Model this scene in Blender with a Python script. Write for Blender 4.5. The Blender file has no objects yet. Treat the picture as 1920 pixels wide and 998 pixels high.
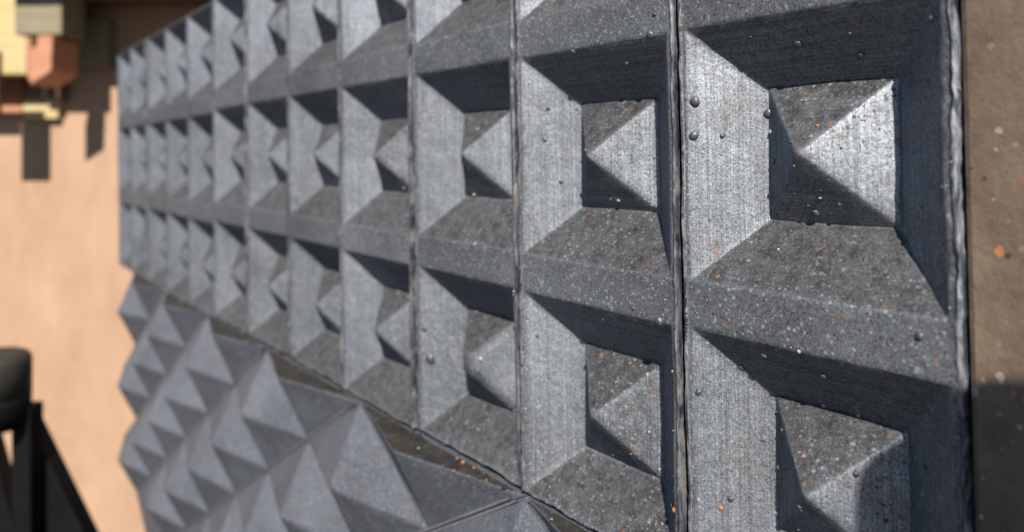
import bpy, bmesh, math, random
from mathutils import Vector, Matrix, noise
from mathutils.bvhtree import BVHTree

# ------------------------------------------------------------------ camera, sky, sun, exposure
scene = bpy.context.scene
COL = scene.collection
P = 0.1                                    # one relief cell is 10 cm wide
CAM = Vector((1.0533, -2.2049, 0.0284)) * P
YAW, PITCH, ROLL = 0.951, 0.0209, -0.0151
FPX, CX, CY = 1520.88, 960.0, 247.1        # focal length and principal point in photo pixels
fwd = Vector((-math.sin(YAW) * math.cos(PITCH), math.cos(YAW) * math.cos(PITCH), math.sin(PITCH)))
r0 = Vector((math.cos(YAW), math.sin(YAW), 0))
u0 = r0.cross(fwd)
right = r0 * math.cos(ROLL) + u0 * math.sin(ROLL)
up = -r0 * math.sin(ROLL) + u0 * math.cos(ROLL)
cd = bpy.data.cameras.new('camera')
cam = bpy.data.objects.new('camera', cd)
COL.objects.link(cam)
cam.matrix_world = Matrix(((right.x, up.x, -fwd.x, CAM.x), (right.y, up.y, -fwd.y, CAM.y), (right.z, up.z, -fwd.z, CAM.z), (0, 0, 0, 1)))
cd.sensor_width = 36.0
cd.lens = FPX / 1920 * 36
cd.shift_y = -(499 - CY) / 1920
cd.clip_start = 0.01
cd.clip_end = 500
cd.dof.use_dof = True
cd.dof.focus_distance = 0.285
cd.dof.aperture_fstop = 8.3
scene.camera = cam

SUN = Vector((0.645, -0.465, 0.605)).normalized()          # towards the sun
world = bpy.data.worlds.new('World')
scene.world = world
world.use_nodes = True
wn = world.node_tree
sky = wn.nodes.new('ShaderNodeTexSky')
sky.sky_type = 'NISHITA'
sky.sun_disc = False
sky.sun_elevation = math.asin(SUN.z)
sky.sun_rotation = math.atan2(SUN.x, SUN.y)
bg = wn.nodes['Background']
bg.inputs['Strength'].default_value = 0.05
sky.ozone_density = 6.0
sky.dust_density = 0.3
wn.links.new(sky.outputs[0], bg.inputs[0])
sl = bpy.data.lights.new('sun', 'SUN')
sl.energy = 5.0
sl.angle = math.radians(0.53)
sl.color = (1.0, 0.945, 0.865)
so = bpy.data.objects.new('sun', sl)
COL.objects.link(so)
so.rotation_euler = SUN.to_track_quat('Z', 'Y').to_euler()
so.location = SUN * 5
scene.view_settings.view_transform = 'Standard'
scene.view_settings.look = 'None'
scene.view_settings.exposure = 0.85
scene.view_settings.gamma = 1.0

# ------------------------------------------------------------------ helpers
def at(px, py, depth):
    """world point at a photo pixel, at a distance along the view axis"""
    return CAM + (fwd + right * ((px - CX) / FPX) + up * ((CY - py) / FPX)) * depth

def obj(name, bm, mats, parent=None, smooth=False):
    me = bpy.data.meshes.new(name)
    bm.normal_update()
    bm.to_mesh(me)
    bm.free()
    for m in (mats if isinstance(mats, (list, tuple)) else [mats]):
        me.materials.append(m)
    if smooth:
        me.polygons.foreach_set('use_smooth', [True] * len(me.polygons))
    return link(name, me, parent)

def link(name, me, parent=None):
    o = bpy.data.objects.new(name, me)
    COL.objects.link(o)
    o.parent = parent
    return o

def tag(o, label=None, cat=None, group=None, kind=None):
    for k, v in (('label', label), ('category', cat), ('group', group), ('kind', kind)):
        if v:
            o[k] = v
    return o

def empty(name, loc=(0, 0, 0)):
    o = bpy.data.objects.new(name, None)
    COL.objects.link(o)
    o.location = loc
    o.empty_display_size = 0.02
    return o

def bevel(bm, off, seg=2, ang=0.15, mat=-1):
    bm.normal_update()
    ed = [e for e in bm.edges if len(e.link_faces) == 2 and e.calc_face_angle(0) > ang]
    bmesh.ops.bevel(bm, geom=ed, offset=off, segments=seg, affect='EDGES', profile=0.5, material=mat, clamp_overlap=True)

def refine(bm, maxlen, times=7):
    bmesh.ops.triangulate(bm, faces=bm.faces[:])
    for _ in range(times):
        ed = [e for e in bm.edges if e.calc_length() > maxlen]
        if not ed:
            break
        bmesh.ops.subdivide_edges(bm, edges=ed, cuts=1)
        bmesh.ops.triangulate(bm, faces=[f for f in bm.faces if len(f.verts) > 3])

def box_bm(o, ax, ay, az, bev=0.0):
    """box from corner o spanned by three edge vectors"""
    bm = bmesh.new()
    vs = [bm.verts.new(o + ax * i + ay * j + az * k) for k in (0, 1) for j in (0, 1) for i in (0, 1)]
    for f in ((0, 2, 3, 1), (4, 5, 7, 6), (0, 1, 5, 4), (1, 3, 7, 5), (3, 2, 6, 7), (2, 0, 4, 6)):
        bm.faces.new([vs[i] for i in f])
    bmesh.ops.recalc_face_normals(bm, faces=bm.faces[:])
    if bev:
        bevel(bm, bev, 2)
    return bm

def prism_bm(pts, d, bev=0.0):
    """polygon (world points) swept along d"""
    bm = bmesh.new()
    a = [bm.verts.new(p) for p in pts]
    b = [bm.verts.new(p + d) for p in pts]
    n = len(pts)
    bm.faces.new(a[::-1])
    bm.faces.new(b)
    for i in range(n):
        bm.faces.new([a[i], a[(i + 1) % n], b[(i + 1) % n], b[i]])
    bmesh.ops.recalc_face_normals(bm, faces=bm.faces[:])
    if bev:
        bevel(bm, bev, 2, 0.5)
    return bm

# ------------------------------------------------------------------ materials
class NT:
    def __init__(self, name):
        self.m = bpy.data.materials.new(name)
        self.m.use_nodes = True
        self.t = self.m.node_tree
        self.b = self.t.nodes['Principled BSDF']
        self.tc = self.t.nodes.new('ShaderNodeTexCoord')
        oi = self.t.nodes.new('ShaderNodeObjectInfo')
        ma = self.t.nodes.new('ShaderNodeVectorMath')
        ma.operation = 'MULTIPLY_ADD'
        self.t.links.new(oi.outputs['Random'], ma.inputs[0])
        ma.inputs[1].default_value = (3.1, 0.0, 5.3)
        self.t.links.new(self.tc.outputs['Object'], ma.inputs[2])
        self.co = ma.outputs[0]
    def n(self, typ, **kw):
        nd = self.t.nodes.new(typ)
        for k, v in kw.items():
            setattr(nd, k, v)
        return nd
    def l(self, a, b):
        self.t.links.new(a, b)
    def noise(self, scale, detail=4, rough=0.6, vec=None, dist=0):
        nd = self.n('ShaderNodeTexNoise')
        nd.inputs['Scale'].default_value = scale
        nd.inputs['Detail'].default_value = detail
        nd.inputs['Roughness'].default_value = rough
        nd.inputs['Distortion'].default_value = dist
        self.l(vec or self.co, nd.inputs['Vector'])
        return nd.outputs['Fac']
    def ramp(self, fac, *stops):
        nd = self.n('ShaderNodeValToRGB')
        e = nd.color_ramp.elements
        while len(e) < len(stops):
            e.new(0.5)
        for el, (p, c) in zip(e, stops):
            el.position = p
            el.color = (c, c, c, 1) if not isinstance(c, tuple) else (*c, 1)
        self.l(fac, nd.inputs[0])
        return nd.outputs[0]
    def math(self, op, a, b=0.0, clamp=False):
        nd = self.n('ShaderNodeMath', operation=op, use_clamp=clamp)
        for i, v in enumerate((a, b)):
            if isinstance(v, (int, float)):
                nd.inputs[i].default_value = v
            else:
                self.l(v, nd.inputs[i])
        return nd.outputs[0]
    def mix(self, fac, a, b, mode='MIX'):
        nd = self.n('ShaderNodeMix', data_type='RGBA', blend_type=mode)
        for i, v in ((0, fac), (6, a), (7, b)):
            if isinstance(v, (int, float)):
                nd.inputs[i].default_value = v
            elif isinstance(v, tuple):
                nd.inputs[i].default_value = (*v, 1)
            else:
                self.l(v, nd.inputs[i])
        return nd.outputs[2]
    def speck(self, scale, size, keep, seed):
        """round spots: mask of cells whose random value exceeds keep, with a random colour"""
        mp = self.n('ShaderNodeMapping')
        mp.inputs['Location'].default_value = (seed, seed * 1.7, seed * 0.3)
        nz = self.n('ShaderNodeTexNoise')
        nz.inputs['Scale'].default_value = scale * 1.6
        nz.inputs['Detail'].default_value = 2
        self.l(self.co, nz.inputs['Vector'])
        off = self.n('ShaderNodeVectorMath', operation='MULTIPLY_ADD')
        self.l(nz.outputs['Color'], off.inputs[0])
        off.inputs[1].default_value = (0.45 / scale,) * 3
        self.l(self.co, off.inputs[2])
        self.l(off.outputs[0], mp.inputs[0])
        v = self.n('ShaderNodeTexVoronoi', feature='F1')
        v.inputs['Scale'].default_value = scale
        self.l(mp.outputs[0], v.inputs['Vector'])
        sep = self.n('ShaderNodeSeparateColor')
        self.l(v.outputs['Color'], sep.inputs[0])
        rad = self.math('MULTIPLY', self.math('POWER', sep.outputs[1], 1.8), size)
        near = self.math('LESS_THAN', v.outputs['Distance'], rad)
        pick = self.math('GREATER_THAN', sep.outputs[0], keep)
        return self.math('MULTIPLY', near, pick), sep.outputs[2]
    def bump(self, h, strength, dist, prev=None):
        nd = self.n('ShaderNodeBump')
        nd.inputs['Strength'].default_value = strength
        nd.inputs['Distance'].default_value = dist
        self.l(h, nd.inputs['Height'])
        if prev:
            self.l(prev, nd.inputs['Normal'])
        return nd.outputs[0]
    def done(self, color, rough, metallic=0.0, normal=None, ior=None):
        for key, v in (('Base Color', color), ('Roughness', rough), ('Metallic', metallic)):
            if isinstance(v, tuple):
                self.b.inputs[key].default_value = (*v, 1)
            elif isinstance(v, (int, float)):
                self.b.inputs[key].default_value = v
            else:
                self.l(v, self.b.inputs[key])
        if normal:
            self.l(normal, self.b.inputs['Normal'])
        if ior:
            self.b.inputs['IOR'].default_value = ior
        return self.m

def relief_material(name, base, metal, rough, lines=1.0, dirt_shade=1.0, specks=True):
    t = NT(name)
    big = t.noise(14, 5, 0.6)
    fine = t.noise(260, 4, 0.7)
    grain = t.noise(900, 3, 0.7)
    lo = tuple(c * 0.72 for c in base)
    hi = tuple(c * 1.25 for c in base)
    col = t.mix(t.ramp(big, (0.3, 0.0), (0.7, 1.0)), lo, hi)
    oi = t.n('ShaderNodeObjectInfo')
    col = t.mix(1.0, col, t.ramp(oi.outputs['Random'], (0.0, 0.86), (1.0, 1.0)), 'MULTIPLY')
    col = t.mix(t.math('MULTIPLY', t.ramp(fine, (0.45, 0.0), (0.75, 1.0)), 0.45), col, tuple(c * 1.5 for c in base))
    gr2 = t.noise(1300, 3, 0.8)
    dust = t.ramp(t.noise(45, 6, 0.7), (0.48, 0.0), (0.72, 1.0))
    col = t.mix(t.math('MULTIPLY', dust, 0.4 * dirt_shade), col, (0.085, 0.068, 0.055))
    mt = t.math('SUBTRACT', metal, t.math('MULTIPLY', dust, 0.3 * dirt_shade), True)
    # dust on up and front faces, darkened so they look less lit
    gn = t.n('ShaderNodeSeparateXYZ')
    t.l(t.tc.outputs['Normal'], gn.inputs[0])
    front = t.math('MULTIPLY', t.ramp(t.math('MULTIPLY', gn.outputs[1], -1.0), (0.88, 0.0), (0.97, 1.0)), 0.62)
    dust_shade = t.math('MULTIPLY', t.math('MAXIMUM', front, t.ramp(gn.outputs[2], (0.15, 0.0), (0.6, 1.0))), t.ramp(t.noise(180, 6, 0.75), (0.25, 0.55), (0.7, 0.98)))
    dust_shade = t.math('MULTIPLY', dust_shade, 1.0 * dirt_shade)
    col = t.mix(dust_shade, col, (0.020, 0.0165, 0.0145))
    mt = t.math('SUBTRACT', mt, dust_shade, True)
    h = fine
    col = t.mix(1.0, col, t.ramp(gr2, (0.34, 0.5), (0.5, 1.0), (0.66, 1.5)), 'MULTIPLY')
    if specks:
        area = t.ramp(t.noise(24, 5, 0.7), (0.42, 0.25), (0.60, 1.0))
        area = t.math('MAXIMUM', area, t.math('MULTIPLY', front, 1.4), True)
        for sc, sz, kp, sd, cols, hide in ((600, 0.64, 0.70, 3.1, ((0.20, 0.085, 0.04), (0.12, 0.075, 0.055)), 0.7),
                                     (850, 0.66, 0.50, 8.3, ((0.24, 0.275, 0.31), (0.13, 0.14, 0.16)), 0.65),
                                     (260, 0.30, 0.86, 5.7, ((0.24, 0.29, 0.31), (0.30, 0.13, 0.045)), 0.75),
                                     (850, 0.62, 0.56, 1.9, ((0.012, 0.014, 0.02), (0.02, 0.02, 0.025)), 0.7)):
            m, rnd = t.speck(sc, sz, kp, sd)
            m = t.math('MULTIPLY', t.math('MULTIPLY', m, hide), area)
            col = t.mix(m, col, t.mix(t.ramp(rnd, (0.45, 0.0), (0.55, 1.0)), cols[0], cols[1]))
            mt = t.math('SUBTRACT', mt, m, True)
    # layer lines: contours of equal depth left by the mould
    sep = t.n('ShaderNodeSeparateXYZ')
    t.l(t.tc.outputs['Object'], sep.inputs[0])
    wob = t.math('MULTIPLY', t.noise(35, 3, 0.6), 0.0002)
    ph = t.math('MULTIPLY', t.math('ADD', sep.outputs[1], wob), 2 * math.pi / 0.0005)
    lay = t.n('ShaderNodeMapping')
    lay.inputs['Scale'].default_value = (7, 2000, 7)
    t.l(t.co, lay.inputs[0])
    layer = t.noise(1.0, 3, 0.7, lay.outputs[0])
    line = t.math('ADD', t.math('MULTIPLY', t.math('SINE', ph), 0.12), t.math('MULTIPLY', layer, t.math('SUBTRACT', 4.0, t.math('MULTIPLY', dust_shade, 3.0))))
    col = t.mix(t.math('MULTIPLY', t.math('SUBTRACT', 1.0, dust_shade), 0.5 * min(lines, 1.0), True), col, t.mix(1.0, col, t.ramp(layer, (0.36, 0.55), (0.5, 1.0), (0.64, 1.45)), 'MULTIPLY'))  # grazing-light streaks of the layers put into the colour too
    amp = t.ramp(t.noise(30, 4, 0.7), (0.3, 0.25), (0.65, 1.0))
    n1 = t.bump(t.math('MULTIPLY', line, amp), 0.5 * lines, 0.00016)
    n2 = t.bump(h, 0.2, 0.0009, n1)
    n3 = t.bump(grain, 0.22, 0.0005, n2)
    n4 = t.bump(t.noise(60, 4, 0.6), 0.12, 0.0012, n3)
    t.b.inputs['Specular Tint'].default_value = (0.30, 0.36, 0.46, 1)
    t.l(t.math('SUBTRACT', 0.5, t.math('MULTIPLY', dust_shade, 0.35)), t.b.inputs['Specular IOR Level'])
    rg = t.math('ADD', rough - 0.1, t.math('MULTIPLY', fine, 0.22))
    return t.done(col, rg, mt, n4)

M_TILE = relief_material('graphite_relief', (0.250, 0.266, 0.290), 0.93, 0.57, 0.85)
M_WORN = relief_material('graphite_worn_edge', (0.30, 0.305, 0.31), 0.9, 0.45, 0.2, 0.6)
M_LOW = relief_material('grey_stud_relief', (0.135, 0.145, 0.170), 0.4, 0.48, 0.15, 0.6)
M_RIM = relief_material('grey_stud_seam', (0.19, 0.195, 0.21), 0.2, 0.5, 0.0, 0.2)

def mat_cut():
    t = NT('dirty_cut_edge')
    c = t.ramp(t.noise(120, 6, 0.75), (0.42, (0.006, 0.0055, 0.0045)), (0.58, (0.026, 0.021, 0.015)), (0.74, (0.11, 0.09, 0.07)))
    return t.done(c, 0.85, 0.0, t.bump(t.noise(200, 5, 0.8), 0.9, 0.002))
M_CUT = mat_cut()

def mat_side():
    t = NT('flaked_side_edge')
    sep = t.n('ShaderNodeMapping')
    sep.inputs['Scale'].default_value = (1, 1, 0.3)
    t.l(t.co, sep.inputs[0])
    f = t.noise(190, 6, 0.75, sep.outputs[0], 0.6)
    c = t.ramp(f, (0.38, (0.011, 0.011, 0.016)), (0.5, (0.063, 0.065, 0.074)), (0.60, (0.178, 0.178, 0.184)), (0.72, (0.189, 0.089, 0.042)))
    return t.done(c, 0.5, 0.3, t.bump(f, 0.4, 0.001))
M_SIDE = mat_side()
def mat_pale():
    t = NT('pale_flaked_edge')
    mp = t.n('ShaderNodeMapping')
    mp.inputs['Scale'].default_value = (1, 1, 0.35)
    t.l(t.co, mp.inputs[0])
    f = t.noise(120, 6, 0.7, mp.outputs[0], 0.8)
    c = t.ramp(f, (0.44, (0.02, 0.024, 0.034)), (0.51, (0.07, 0.078, 0.095)), (0.57, (0.24, 0.26, 0.29)), (0.66, (0.20, 0.12, 0.09)))
    return t.done(c, 0.45, 0.1, t.bump(f, 0.8, 0.003))
M_PALE = mat_pale()

def mat_simple(name, c0, c1, scale, rough, bump=0.3, dist=0.001, stretch=None, metal=0.0, c2=None):
    t = NT(name)
    vec = None
    if stretch:
        mp = t.n('ShaderNodeMapping')
        mp.inputs['Scale'].default_value = stretch
        t.l(t.co, mp.inputs[0])
        vec = mp.outputs[0]
    f = t.noise(scale, 6, 0.65, vec, 0.3)
    st = [(0.3, c0), (0.7, c1)] + ([(0.85, c2)] if c2 else [])
    return t.done(t.ramp(f, *st), rough, metal, t.bump(f, bump, dist))

def mat_brown():
    t = NT('speckled_brown_board')
    f = t.noise(60, 7, 0.75)
    col = t.ramp(f, (0.3, (0.085, 0.059, 0.041)), (0.5, (0.136, 0.093, 0.063)), (0.72, (0.192, 0.140, 0.101)))
    for sc, sz, kp, sd, c0, c1 in ((230, 0.26, 0.66, 2.2, (0.321, 0.295, 0.241), (0.256, 0.201, 0.152)), (170, 0.2, 0.74, 6.4, (0.392, 0.161, 0.051), (0.356, 0.335, 0.291)),
                                   (330, 0.3, 0.70, 4.4, (0.214, 0.167, 0.126), (0.022, 0.016, 0.012)), (150, 0.2, 0.80, 9.9, (0.250, 0.087, 0.063), (0.314, 0.281, 0.227))):
        m, rnd = t.speck(sc, sz, kp, sd)
        col = t.mix(t.math('MULTIPLY', m, 0.8), col, t.mix(t.ramp(rnd, (0.45, 0.0), (0.55, 1.0)), c0, c1))
    return t.done(col, 0.62, 0.0, t.bump(f, 0.5, 0.002))
M_BROWN = mat_brown()

def mat_wall():
    t = NT('tan_plaster')
    mp = t.n('ShaderNodeMapping')
    mp.inputs['Scale'].default_value = (1, 1, 0.45)
    t.l(t.co, mp.inputs[0])
    f = t.noise(11, 6, 0.6, mp.outputs[0], 0.4)
    g = t.noise(40, 4, 0.6)
    c = t.ramp(f, (0.25, (0.28, 0.170, 0.105)), (0.5, (0.335, 0.209, 0.131)), (0.75, (0.385, 0.245, 0.158)))
    c = t.mix(t.math('MULTIPLY', t.ramp(g, (0.5, 0.0), (0.75, 1.0)), 0.25), c, (0.38, 0.25, 0.165))
    return t.done(c, 0.85, 0.0, t.bump(g, 0.25, 0.004))
M_WALL = mat_wall()
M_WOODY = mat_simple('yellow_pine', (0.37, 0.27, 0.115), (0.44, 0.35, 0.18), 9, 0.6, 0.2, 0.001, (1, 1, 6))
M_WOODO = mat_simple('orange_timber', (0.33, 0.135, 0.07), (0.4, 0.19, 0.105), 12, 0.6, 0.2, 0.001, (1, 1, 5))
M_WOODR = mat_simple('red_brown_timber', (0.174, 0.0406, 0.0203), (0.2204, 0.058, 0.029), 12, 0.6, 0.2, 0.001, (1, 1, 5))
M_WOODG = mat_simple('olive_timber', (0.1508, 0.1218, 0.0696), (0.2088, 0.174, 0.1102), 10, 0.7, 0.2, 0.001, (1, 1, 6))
M_WOODB = mat_simple('weathered_brown_timber', (0.0986, 0.058, 0.0319), (0.1566, 0.0986, 0.058), 10, 0.7, 0.3, 0.001, (1, 6, 1))
M_BLACK = mat_simple('black_plastic', (0.0036, 0.0036, 0.0042), (0.006, 0.006, 0.0069), 30, 0.55, 0.1)
M_CAP = mat_simple('dark_olive_cap', (0.018, 0.016, 0.011), (0.026, 0.023, 0.016), 20, 0.6, 0.1)
M_GROUND = mat_simple('grey_paving', (0.0261, 0.0261, 0.0273), (0.0435, 0.0429, 0.0423), 5, 0.85, 0.4, 0.004)
M_BEAD = mat_simple('dark_bead', (0.0522, 0.0551, 0.058), (0.116, 0.1189, 0.1218), 900, 0.4, 0.4, 0.0006, None, 0.4)
M_GRIT_W = mat_simple('pale_grit', (0.2204, 0.232, 0.232), (0.3596, 0.3596, 0.348), 300, 0.6)
M_GRIT_O = mat_simple('rust_grit', (0.261, 0.0986, 0.029), (0.348, 0.1624, 0.058), 300, 0.7)
M_GRIT_D = mat_simple('dark_grit', (0.0232, 0.0232, 0.0261), (0.058, 0.058, 0.0638), 300, 0.4)

M_BLACK.node_tree.nodes['Principled BSDF'].inputs['Specular IOR Level'].default_value = 0.12
# ------------------------------------------------------------------ ground and wall
GZ = -0.9
g = bmesh.new()
vs = [g.verts.new((x, y, GZ)) for x, y in ((-60, -60), (60, -60), (60, 60), (-60, 60))]
g.faces.new(vs)
tag(obj('ground', g, M_GROUND), kind='structure')

WD = 1.75                                        # wall distance along the view axis
hf = Vector((fwd.x, fwd.y, 0)).normalized()
wn_ = Vector((SUN.x, SUN.y, 0)).normalized() * 0.5 - hf * 0.5
wn_.normalize()                                  # the wall faces the camera and the sun
wr = Vector((0, 0, 1)).cross(wn_).normalized()   # along the wall, to the right in view
Z = Vector((0, 0, 1))
WO = at(150, 279, WD)
def on_wall(px, py, t=0.0):
    """point on the plane t metres in front of the wall, under a photo pixel"""
    d = fwd + right * ((px - CX) / FPX) + up * ((CY - py) / FPX)
    o = WO + wn_ * t
    return CAM + d * ((o - CAM).dot(wn_) / d.dot(wn_))
c0 = on_wall(150, 279)
w0 = Vector((c0.x, c0.y, GZ)) - wr * 0.5 - wn_ * 0.12
bm = box_bm(w0, wr * 2.5, wn_ * 0.12, Z * 2.6)
refine(bm, 0.4)
tag(obj('wall', bm, M_WALL), 'sunlit tan plaster wall behind the grey panels', 'wall')

# ------------------------------------------------------------------ brown boards carrying the panels
bm = box_bm(Vector((-1.16, 0.0285, GZ)), Vector((1.155, 0, 0)), Vector((0, 0.02, 0)), Z * (0.147 - GZ), 0.002)
tag(obj('backing_board', bm, M_CUT), 'dirty dark board behind the two grey relief panels', 'board')
bm = box_bm(Vector((-0.0004, 0.0012, GZ)), Vector((0.75, 0, 0)), Vector((0, 0.045, 0)), Z * (0.30 - GZ), 0.002)
tag(obj('brown_board', bm, M_BROWN), 'speckled brown board beside the right end of the grey relief panel', 'board')

# ------------------------------------------------------------------ upper relief panel
PZ, FX, FZ, IX, IZ, D, E_ = 1.0712, 0.085, 0.168, 0.2208, 0.2182, 0.1805, 0.180
BACK = 0.27
TOP = 1.5 * PZ - FZ / 2 + 0.014
GAP = 0.011

def tile_bm(seed):
    rnd = random.Random(seed)
    bm = bmesh.new()
    xs = [GAP, FX / 2, 1 - FX / 2, 1 - GAP]
    zs = [TOP]
    for j in range(3):
        zc = -(j - 1) * PZ
        zs += [zc + PZ / 2 - FZ / 2, zc - PZ / 2 + FZ / 2]
    zs.append(-TOP)
    V = {}
    for a, x in enumerate(xs):
        for b, z in enumerate(zs):
            V[a, b] = bm.verts.new((x, 0, z))
    for b in range(len(zs) - 1):
        for a in range(3):
            if a == 1 and b % 2 == 1:            # an opening
                q = [V[1, b], V[2, b], V[2, b + 1], V[1, b + 1]]
                x0, x1, z1, z0 = xs[1] + IX, xs[2] - IX, zs[b] - IZ, zs[b + 1] + IZ
                p = [bm.verts.new((x, D, z)) for x, z in ((x0, z1), (x1, z1), (x1, z0), (x0, z0))]
                for i in range(4):
                    k = (i + 1) % 4
                    bm.faces.new([q[i], q[k], p[k], p[i]])
                bm.faces.new(p)
            else:
                bm.faces.new([V[a, b], V[a + 1, b], V[a + 1, b + 1], V[a, b + 1]])
    bd = [e for e in bm.edges if len(e.link_faces) == 1]
    ex = bmesh.ops.extrude_edge_only(bm, edges=bd)
    for v in [v for v in ex['geom'] if isinstance(v, bmesh.types.BMVert)]:
        v.co.y = BACK
    for f in [f for f in ex['geom'] if isinstance(f, bmesh.types.BMFace)]:
        f.material_index = 2
    bmesh.ops.recalc_face_normals(bm, faces=bm.faces[:])
    bm.faces.ensure_lookup_table()
    fr = max(bm.faces, key=lambda f: -f.calc_center_median().y)
    if fr.normal.y > 0:
        bmesh.ops.reverse_faces(bm, faces=bm.faces[:])
    bevel(bm, 0.0075, 2, 0.15, -1)
    refine(bm, 0.045)
    # finer mesh along the two lips
    for _ in range(2):
        ed = [e for e in bm.edges if e.calc_length() > 0.02 and min(min(v.co.x, 1 - v.co.x) for v in e.verts) < 0.05 and all(v.co.y < 0.05 for v in e.verts)]
        bmesh.ops.subdivide_edges(bm, edges=ed, cuts=1)
        bmesh.ops.triangulate(bm, faces=[f for f in bm.faces if len(f.verts) > 3])
    for f in bm.faces:
        c = f.calc_center_median()
        if min(c.x, 1 - c.x) < 0.026 and c.y < 0.05:
            f.material_index = 2
    so_ = Vector((seed * 7.3, seed * 3.1, seed * 1.7))
    for v in bm.verts:
        c = v.co
        k = 0.0045 * noise.noise(c * 3 + so_) + 0.0022 * noise.noise(c * 11 + so_)
        lip = min(c.x - GAP, 1 - GAP - c.x)
        if lip < 0.03 and c.y < 0.08:            # ragged casting lip along the seams
            w = 1 - max(lip, 0) / 0.03
            s = Vector((3.0 if c.x > 0.5 else 9.0, 0, c.z * 16)) + so_
            k += -0.007 * math.exp(-((lip - 0.008) / 0.007) ** 2) + w * (0.005 * noise.noise(s * 0.6) + 0.004 * noise.noise(s * 3.3))
            v.co.x += w * (0.006 * noise.noise(s * 0.5 + Vector((5, 0, 0)))) * (1 if c.x > 0.5 else -1)
        if c.z < -TOP + 0.02:                     # broken lower edge
            v.co.z += 0.014 * noise.noise(Vector((c.x * 6, seed, 0))) + 0.009 * noise.noise(Vector((c.x * 22, seed, 4)))
        v.co.y += k
        v.co.x += 0.003 * noise.noise(c * 4 + so_ * 2)
        v.co.z += 0.003 * noise.noise(c * 4 - so_)
    bmesh.ops.scale(bm, vec=(P, P, P), verts=bm.verts[:])
    return bm

def pyramid_bm(w, h, e, seed, blunt=0.0, base_drop=0.006):
    """four-sided pyramid, base w x h at y=0, apex at y=-e"""
    bm = bmesh.new()
    b = [bm.verts.new((x * w / 2, base_drop, z * h / 2)) for x, z in ((-1, 1), (1, 1), (1, -1), (-1, -1))]
    if blunt:
        t = [bm.verts.new((x * w / 2 * blunt, -e * (1 - blunt), z * h / 2 * blunt)) for x, z in ((-1, 1), (1, 1), (1, -1), (-1, -1))]
        for i in range(4):
            bm.faces.new([b[i], b[(i + 1) % 4], t[(i + 1) % 4], t[i]])
        bm.faces.new(t)
    else:
        a = bm.verts.new((0, -e, 0))
        for i in range(4):
            bm.faces.new([b[i], b[(i + 1) % 4], a])
    bmesh.ops.recalc_face_normals(bm, faces=bm.faces[:])
    bm.faces.ensure_lookup_table()
    if sum(f.normal.y for f in bm.faces) > 0:
        bmesh.ops.reverse_faces(bm, faces=bm.faces[:])
    if blunt:
        bevel(bm, 0.05 if blunt > 0.1 else 0.012, 5 if blunt > 0.1 else 2, 0.15)
    else:
        bevel(bm, 0.007, 2, 0.15, -1)
    refine(bm, 0.045)
    so_ = Vector((seed * 5.7, seed * 2.3, seed))
    for v in bm.verts:
        v.co.y += 0.004 * noise.noise(v.co * 4 + so_) + 0.002 * noise.noise(v.co * 13 + so_)
        v.co.x += 0.003 * noise.noise(v.co * 5 - so_)
        v.co.z += 0.003 * noise.noise(v.co * 5 + so_ * 2)
    bmesh.ops.scale(bm, vec=(P, P, P), verts=bm.verts[:])
    return bm

rng = random.Random(11)
PW, PH = 1 - FX - 2 * IX, PZ - FZ - 2 * IZ
pmesh = []
for k in range(5):
    o = obj('pyramid', pyramid_bm(PW, PH, E_, k, (0, 0, 0.05, 0, 0.08)[k]), [M_TILE, M_WORN], None, True)
    pmesh.append(o.data)
    bpy.data.objects.remove(o)
o = obj('pyramid', pyramid_bm(PW, PH, E_ * 1.1, 9, 0.16), [M_TILE, M_WORN], None, True)
blunt_mesh = o.data
bpy.data.objects.remove(o)

panel = tag(empty('relief_panel', (-0.6, 0.0, -0.16)), 'long graphite grey panel of square sunken cells, each holding a pyramid', 'wall panel')
tiles, hit_objs = [], []
NC = 12
for c in range(NC):
    tb = tile_bm(c + 1)
    if c == 0:                                     # free end of the panel: pale flaked edge
        for f in tb.faces:
            if f.calc_center_median().x > 0.984 * P and f.calc_center_median().y < 0.05 * P:
                f.material_index = 3
        for v in tb.verts:
            if v.co.x > 0.95 * P and v.co.y < 0.06 * P:
                w = v.co.z / P
                v.co.x += P * (0.004 * noise.noise(Vector((w * 5, 2.2, 7.1))) + 0.005 * noise.noise(Vector((w * 30, 5.2, 1.1))))
                v.co.y += P * (0.006 * noise.noise(Vector((w * 9, 9.2, 3.1))))
    t = obj('tile', tb, [M_TILE, M_WORN, M_SIDE, M_PALE], panel, True)
    dz = rng.uniform(-0.004, 0.004) - (0.03 if c >= 7 else 0.0) - (0.012 if c >= 10 else 0)
    dy = rng.uniform(-0.009, 0.009)
    t.location = Vector((-(c + 1), dy, dz)) * P - panel.location
    t.rotation_euler = (rng.uniform(-0.004, 0.004), rng.uniform(-0.002, 0.002), rng.uniform(-0.006, 0.006))
    tiles.append(t)
    hit_objs.append((t, t))
    for j in range(3):
        me = blunt_mesh if (c, j) == (2, 2) else pmesh[(0, 1, 3)[rng.randrange(3)] if c < 2 else rng.randrange(5)]
        p = link('pyramid', me, t)
        p.location = Vector((0.5, D, -(j - 1) * PZ)) * P
        p.scale = (1.03, 1 if me is blunt_mesh else rng.uniform(0.95, 1.03), 1.03)
        hit_objs.append((p, t))

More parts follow.
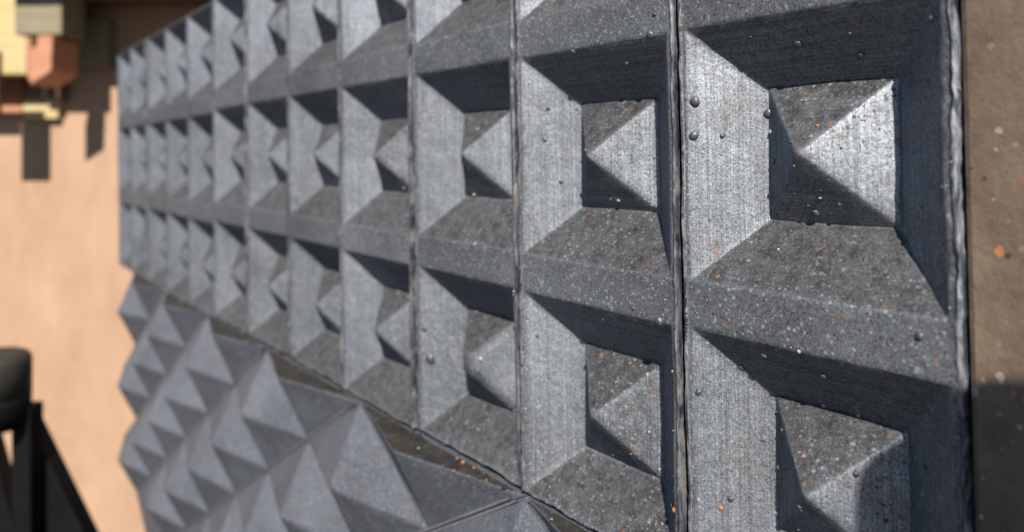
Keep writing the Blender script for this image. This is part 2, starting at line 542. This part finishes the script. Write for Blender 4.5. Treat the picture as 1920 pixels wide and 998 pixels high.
# ------------------------------------------------------------------ lower studded panel
XC, ZT, DH, DV, HH, YB = -8.083, -1.553, 1.7485, 0.9673, 0.215, -0.0208
def stud_bm(half, seed):
    """pyramid on a diamond base; the half one is cut along its long diagonal, facing up"""
    bm = bmesh.new()
    L = bm.verts.new((-DH / 2, 0.006, 0)); R = bm.verts.new((DH / 2, 0.006, 0)); B = bm.verts.new((0, 0.006, -DV / 2))
    A = bm.verts.new((0, -HH, 0))
    bm.faces.new([A, R, B]); bm.faces.new([A, B, L])
    if half:
        f = bm.faces.new([A, L, R])
        f.material_index = 2
    else:
        T = bm.verts.new((0, 0.006, DV / 2))
        bm.faces.new([A, T, R]); bm.faces.new([A, L, T])
    bmesh.ops.recalc_face_normals(bm, faces=bm.faces[:])
    bm.faces.ensure_lookup_table()
    if bm.faces[0].normal.y > 0:
        bmesh.ops.reverse_faces(bm, faces=bm.faces[:])
    bevel(bm, 0.012, 3, 0.15, -1)
    refine(bm, 0.06)
    so_ = Vector((seed * 4.1, seed, seed * 2.9))
    for v in bm.verts:
        v.co.y += 0.006 * noise.noise(v.co * 3 + so_) + 0.003 * noise.noise(v.co * 9 + so_)
        v.co.x += 0.004 * noise.noise(v.co * 4 - so_)
        v.co.z += 0.004 * noise.noise(v.co * 4 + so_ * 2) if not half else 0
    bmesh.ops.scale(bm, vec=(P, P, P), verts=bm.verts[:])
    return bm

smesh, hmesh = [], []
for k in range(4):
    for half, lst in ((False, smesh), (True, hmesh)):
        o = obj('pyramid', stud_bm(half, k + 20), [M_LOW, M_RIM, M_CUT], None, True)
        lst.append(o.data)
        bpy.data.objects.remove(o)

stud = tag(empty('stud_panel', (-0.7, 0.0, -0.6)), 'lower grey panel of diamond pyramids in slanting rows with a zigzag end', 'wall panel')
for k, n_slab, n_pyr in ((1, 1, 1), (0, 3, 3), (-1, 5, 5), (-2, 6, 5), (-3, 6, 6), (-4, 6, 6)):
    cx = XC - k * DH
    d1 = Vector((-DH / 2, 0, -DV / 2))
    C0 = Vector((cx, YB, ZT))
    L0, R0 = C0 + Vector((-DH / 2 + 0.002, 0.004, 0)), C0 + Vector((DH / 2 - 0.002, 0.004, 0))
    pts = [L0, R0, R0 + d1 * (n_slab + 1), L0 + d1 * n_slab]
    pts = [(q + Vector((0, 0, -0.004 if i < 2 else 0))) * P - stud.location for i, q in enumerate(pts)]
    bm = prism_bm(pts, Vector((0, 0.16 * P, 0)), 0.0006)
    s = obj('strip', bm, M_LOW, stud)
    # raised seams along both long edges of the strip
    ln = d1.normalized()
    for a, sgn, nn in ((R0, -1, n_slab + 1), (L0, 1, n_slab)):
        side = Vector((1, 0, 0)) * sgn
        off = 0.02
        a2 = a + side * off
        bm = bmesh.new()
        N = 40
        ring = []
        tot = d1 * nn
        for i in range(N + 1):
            q = a2 + tot * (0.012 + 0.976 * i / N)
            w = 0.034 + 0.006 * noise.noise(q * 6)
            hgt = 0.012 + 0.004 * noise.noise(q * 9 + Vector((3, 1, 2)))
            ring.append([bm.verts.new((q + side * w * fx + Vector((0, fy, 0))) * P - stud.location) for fx, fy in ((-0.5, 0.01), (-0.3, -hgt), (0.2, -hgt * 1.1), (0.6, 0.01))])
        for i in range(N):
            for m in range(3):
                bm.faces.new([ring[i][m], ring[i][m + 1], ring[i + 1][m + 1], ring[i + 1][m]])
        bmesh.ops.recalc_face_normals(bm, faces=bm.faces[:])
        if sum(f.normal.y for f in bm.faces) > 0:
            bmesh.ops.reverse_faces(bm, faces=bm.faces[:])
        obj('seam', bm, M_RIM, s, True)
    for i in range(n_pyr + 1):
        p = link('pyramid', rng.choice(hmesh if i == 0 else smesh), s)
        p.location = (C0 + d1 * i) * P - stud.location
        q = rng.uniform(0.975, 0.99)
        p.scale = (q, rng.uniform(0.92, 1.05), q)

# ------------------------------------------------------------------ beads and grit stuck to the near tiles
bpy.context.view_layer.update()
def bvh_of(o):
    me, mw = o.data, o.matrix_world
    return BVHTree.FromPolygons([mw @ v.co for v in me.vertices], [tuple(p.vertices) for p in me.polygons])
trees = [(bvh_of(o), t) for o, t in hit_objs if tiles.index(t) < 5]
def cast(px, py):
    d = (fwd + right * ((px - CX) / FPX) + up * ((CY - py) / FPX))
    best = None
    for tr, t in trees:
        loc, nor, _, dist = tr.ray_cast(CAM, d.normalized())
        if loc is not None and (best is None or dist < best[0]):
            best = (dist, loc, nor, t)
    return best
def blob(bm, loc, nor, r, rr, mat=0, flat=0.75, sub=1):
    res = bmesh.ops.create_icosphere(bm, subdivisions=sub, radius=r)
    q = nor.to_track_quat('Z', 'Y').to_matrix()
    for v in res['verts']:
        k = 1 + 0.22 * noise.noise(v.co / r * 0.9 + Vector((rr * 9, 0, 0)))
        c = Vector((v.co.x * k, v.co.y * k, v.co.z * k * flat))
        v.co = loc + q @ c + nor * r * 0.25
    for f in {f for v in res['verts'] for f in v.link_faces}:
        f.material_index = mat
BEADS = [(1303, 190, 20), (1301, 254, 18), (807, 672, 20), (1237, 602, 22), (1220, 65, 18), (1497, 82, 17), (1615, 103, 15), (1725, 630, 15),
         (1440, 213, 18), (795, 617, 11), (1075, 97, 13), (1529, 398, 16), (1390, 688, 12), (1433, 667, 14), (1545, 705, 12), (1100, 570, 12),
         (1650, 783, 10), (1022, 262, 10), (1028, 203, 9), (1747, 35, 15), (1408, 70, 10), (1310, 735, 13), (1370, 935, 11), (1188, 578, 9), (1230, 388, 10)]
for px, py, dm in BEADS:
    h = cast(px, py)
    if not h:
        continue
    dist, loc, nor, t = h
    bm = bmesh.new()
    r = dm * 0.5 * dist / FPX
    inv = t.matrix_world.inverted()
    blob(bm, inv @ loc, (inv.to_3x3() @ nor).normalized(), r * 0.9, rng.random(), 0, 0.6, 3)
    obj('bead', bm, M_BEAD, t, True)
for ti, count in ((0, 520), (1, 420), (2, 160), (3, 60)):
    t = tiles[ti]
    srcs = [o for o, tt in hit_objs if tt is t]
    bm = bmesh.new()
    inv = t.matrix_world.inverted()
    for _ in range(count):
        o = rng.choice(srcs[:1] * 4 + srcs[1:])
        me = o.data
        pl = me.polygons[rng.randrange(len(me.polygons))]
        if pl.normal.y > -0.35 or pl.area < 2e-7:
            continue
        loc = o.matrix_world @ pl.center
        r = P * 0.0028 * (1 + 2.6 * rng.random() ** 4)
        blob(bm, inv @ loc, pl.normal.copy(), r, rng.random(), rng.choice((0, 0, 1, 2, 3, 3, 3, 3)), 0.7, 2)
    tag(obj('grit', bm, [M_GRIT_W, M_GRIT_O, M_GRIT_D, M_BEAD], t, True), kind='stuff')

bm = bmesh.new()
for _ in range(150):
    x = rng.uniform(-9.5, -0.3)
    fx_ = ((x - XC) / DH) % 1.0
    h_ = HH * (1 - abs(fx_ if fx_ < 0.5 else 1 - fx_) * 2)       # height of the cut face here
    y = YB - h_ * rng.random() ** 1.5
    r_ = P * 0.006 * (1 + 3.0 * rng.random() ** 4)
    blob(bm, Vector((x, y, ZT + 0.004)) * P - stud.location, Vector((rng.uniform(-0.3, 0.3), rng.uniform(-0.3, 0.3), 1)).normalized(), r_, rng.random(), rng.choice((0, 2, 2, 2, 2, 1, 3, 3, 3, 3, 3, 3)), 0.7, 1)
tag(obj('debris', bm, [M_GRIT_W, M_GRIT_O, M_GRIT_D, M_CUT], stud), kind='stuff')

# ------------------------------------------------------------------ timber against the wall, upper left
def timber(name, rect, t0, t1, mat, label, cat='timber', slant=None):
    """block whose front face covers a pixel rectangle at t1 in front of the wall and reaches back to t0"""
    if rect:
        x0, y0, x1, y1 = rect
        slant = [(x0, y0), (x1, y0), (x1, y1), (x0, y1)]
    pts = slant
    f = [on_wall(a, b, t1) for a, b in pts]
    bm = prism_bm(f, -wn_ * (t1 - t0), 0.0025)
    return tag(obj(name, bm, mat), label, cat)

canopy = empty('canopy', on_wall(300, 20, 0.0))
tag(canopy, 'timber canopy added on the tan wall to cast the dark band below', 'canopy')
CT = 0.29  # canopy added for its shade; depth sets the wall's dark band
cz = on_wall(60, -40, CT).z
ca = on_wall(-60, -40, CT)
for i in range(5):                                  # planks of the canopy, running along the wall
    o_ = Vector((ca.x, ca.y, cz)) - wn_ * (CT - 0.058 * i)
    bm = box_bm(o_ - canopy.location, wr * 1.45, wn_ * -0.055, Z * 0.03, 0.002)
    obj('plank', bm, M_WOODB, canopy)
for px in (120, 420, 760):
    a = on_wall(px, -40, 0.0)
    bm = box_bm(Vector((a.x, a.y, cz + 0.032)) - canopy.location, wr * 0.04, wn_ * 0.27, Z * 0.05, 0.002)
    obj('joist', bm, M_WOODB, canopy)

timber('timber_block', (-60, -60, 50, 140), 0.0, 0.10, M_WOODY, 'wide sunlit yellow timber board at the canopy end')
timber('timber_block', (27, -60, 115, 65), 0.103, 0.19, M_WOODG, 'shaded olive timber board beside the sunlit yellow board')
timber('timber_block', None, 0.102, 0.20, M_WOODO, 'sunlit orange timber offcut below the shaded olive board', slant=[(70, 67), (98, 67), (95, 134), (55, 160)])
timber('timber_block', None, 0.045, 0.10, M_WOODO, 'short orange timber wedge between the yellow board and the offcut', slant=[(51, 67), (80, 67), (74, 150), (51, 150)])
timber('timber_block', (-60, 141, 43, 181), 0.0, 0.045, M_WOODR, 'dark red brown timber under the wide yellow board')
timber('timber_block', (-60, 182, 41, 216), 0.0, 0.02, M_WOODO, 'long orange timber strip under the dark red brown one')
timber('timber_block', (42, 185, 108, 223), 0.0, 0.022, M_WOODY, 'small yellow timber block at the end of the orange strip')
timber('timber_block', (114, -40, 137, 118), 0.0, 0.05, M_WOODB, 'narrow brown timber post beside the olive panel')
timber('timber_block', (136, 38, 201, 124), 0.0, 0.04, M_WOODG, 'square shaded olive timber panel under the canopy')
timber('timber_block', None, 0.0, 0.04, M_WOODB, 'slanting brown timber brace behind the orange offcut', slant=[(44, 150), (112, 112), (112, 184), (44, 184)])
# a frame added just left of the picture so its board throws the square shadow on the wall
fr = tag(empty('shadow_frame', (on_wall(-330, 600, 0.18).x, on_wall(-330, 600, 0.18).y, GZ)), 'added unseen timber frame whose board casts the square wall shadow', 'frame')
for nm, (x0, y0, x1, y1), t0, t1 in (('board', (-66, 96, -5, 215), 0.165, 0.18), ('crossbar', (-330, 96, -67, 120), 0.165, 0.18), ('post', (-372, 60, -331, 1450), 0.155, 0.185)):
    bm = prism_bm([on_wall(a, b, t1) - fr.location for a, b in ((x0, y0), (x1, y0), (x1, y1), (x0, y1))], -wn_ * (t1 - t0), 0.001)
    for v in bm.verts:
        v.co.z = max(v.co.z, 0.0)
    obj(nm, bm, M_WOODB, fr)

# ------------------------------------------------------------------ black stand, lower left
base = on_wall(0, 900, 0.75)
st = tag(empty('stand', (base.x, base.y, GZ)), 'black stand with dark rounded cap and splayed legs before the tan wall', 'stand')
SD = 0.75
def sp(px, py, t=SD):
    return on_wall(px, py, t)
bm = bmesh.new()
ctr = sp(-14, 700)
rad = (sp(51, 700) - ctr).length
ztop, zbot = sp(0, 662).z, sp(0, 742).z
prof = [(0, ztop), (rad - 0.012, ztop), (rad - 0.011, ztop)] + [(rad - 0.011 + 0.011 * math.sin(a * math.pi / 12), ztop - 0.011 + 0.011 * math.cos(a * math.pi / 12)) for a in range(1, 7)] + [(rad, ztop - 0.013), (rad, zbot), (0, zbot)]
def lathe(bm, prof, cx, cy, n=40):
    rings = []
    for r, z in prof:
        rings.append([bm.verts.new((cx + r * math.cos(2 * math.pi * i / n), cy + r * math.sin(2 * math.pi * i / n), z)) for i in range(n)] if r else [bm.verts.new((cx, cy, z))])
    for a, b in zip(rings, rings[1:]):
        for i in range(n):
            j = (i + 1) % n
            q = [a[i % len(a)], a[j % len(a)], b[j % len(b)], b[i % len(b)]]
            q = list(dict.fromkeys(q))
            if len(q) > 2:
                bm.faces.new(q)
    bmesh.ops.recalc_face_normals(bm, faces=bm.faces[:])
lathe(bm, prof, ctr.x, ctr.y)
bm.transform(Matrix.Translation(-st.location))
obj('cap', bm, M_CAP, st, True)
bm = bmesh.new()
z2 = sp(0, 800).z
lathe(bm, [(0, zbot - 0.0005), (rad * 0.99, zbot - 0.0005), (rad * 0.99, z2 + 0.03), (rad * 0.9, z2), (0, z2)], ctr.x, ctr.y)
bm.transform(Matrix.Translation(-st.location))
obj('collar', bm, M_BLACK, st, True)
def leg(pts, t1, th):
    bm = prism_bm([sp(a, b, t1) - st.location for a, b in pts], -wn_ * th, 0.002)
    obj('leg', bm, M_BLACK, st)
yb = 279 + 0.93 * FPX / ((sp(0, 279) - CAM).dot(fwd))
leg([(20, 765), (56, 765), (60, yb), (24, yb)], SD - 0.005, 0.03)
leg([(40, 765), (53, 790), (53 + (yb - 790) * 0.49, yb), (60, yb)], SD - 0.04, 0.03)
leg([(-40, 800), (-20, 830), (-20 + (yb - 830) * 0.28, yb), (-60, yb)], SD - 0.075, 0.03)

# ------------------------------------------------------------------ added to throw the shadow at the lower right: a phone on a slim stand, out of the picture
sh = Vector((-0.0135, 0.0, -0.054))                 # where its corner's shadow falls
s_ = 0.36
cn = sh + SUN * s_
ph = tag(empty('shadow_stand', (cn.x + 0.09, cn.y, GZ)), 'added unseen shadow-casting phone stand holding a rounded phone in front of the brown board', 'stand')
pts = []
W_, H_, RR = 0.20, 0.11, 0.032
for cxx, czz, a0 in ((W_ - RR, -RR, 0), (RR, -RR, 90), (RR, -H_ + RR, 180), (W_ - RR, -H_ + RR, 270)):
    for i in range(9):
        a = math.radians(a0 + i * 90 / 8)
        pts.append(cn + Vector((cxx + RR * math.cos(a), 0, czz + RR * math.sin(a))) - ph.location)
obj('plate', prism_bm(pts, Vector((0, -0.01, 0)), 0.001), M_BLACK, ph)
q0 = Vector((cn.x + 0.085, cn.y - 0.008, GZ)) - ph.location
obj('pole', box_bm(q0, Vector((0.012, 0, 0)), Vector((0, 0.006, 0)), Z * (cn.z - H_ - GZ + 0.002), 0.001), M_BLACK, ph)
obj('foot', box_bm(q0 + Vector((-0.06, -0.06, 0)), Vector((0.13, 0, 0)), Vector((0, 0.13, 0)), Z * 0.012, 0.002), M_BLACK, ph)
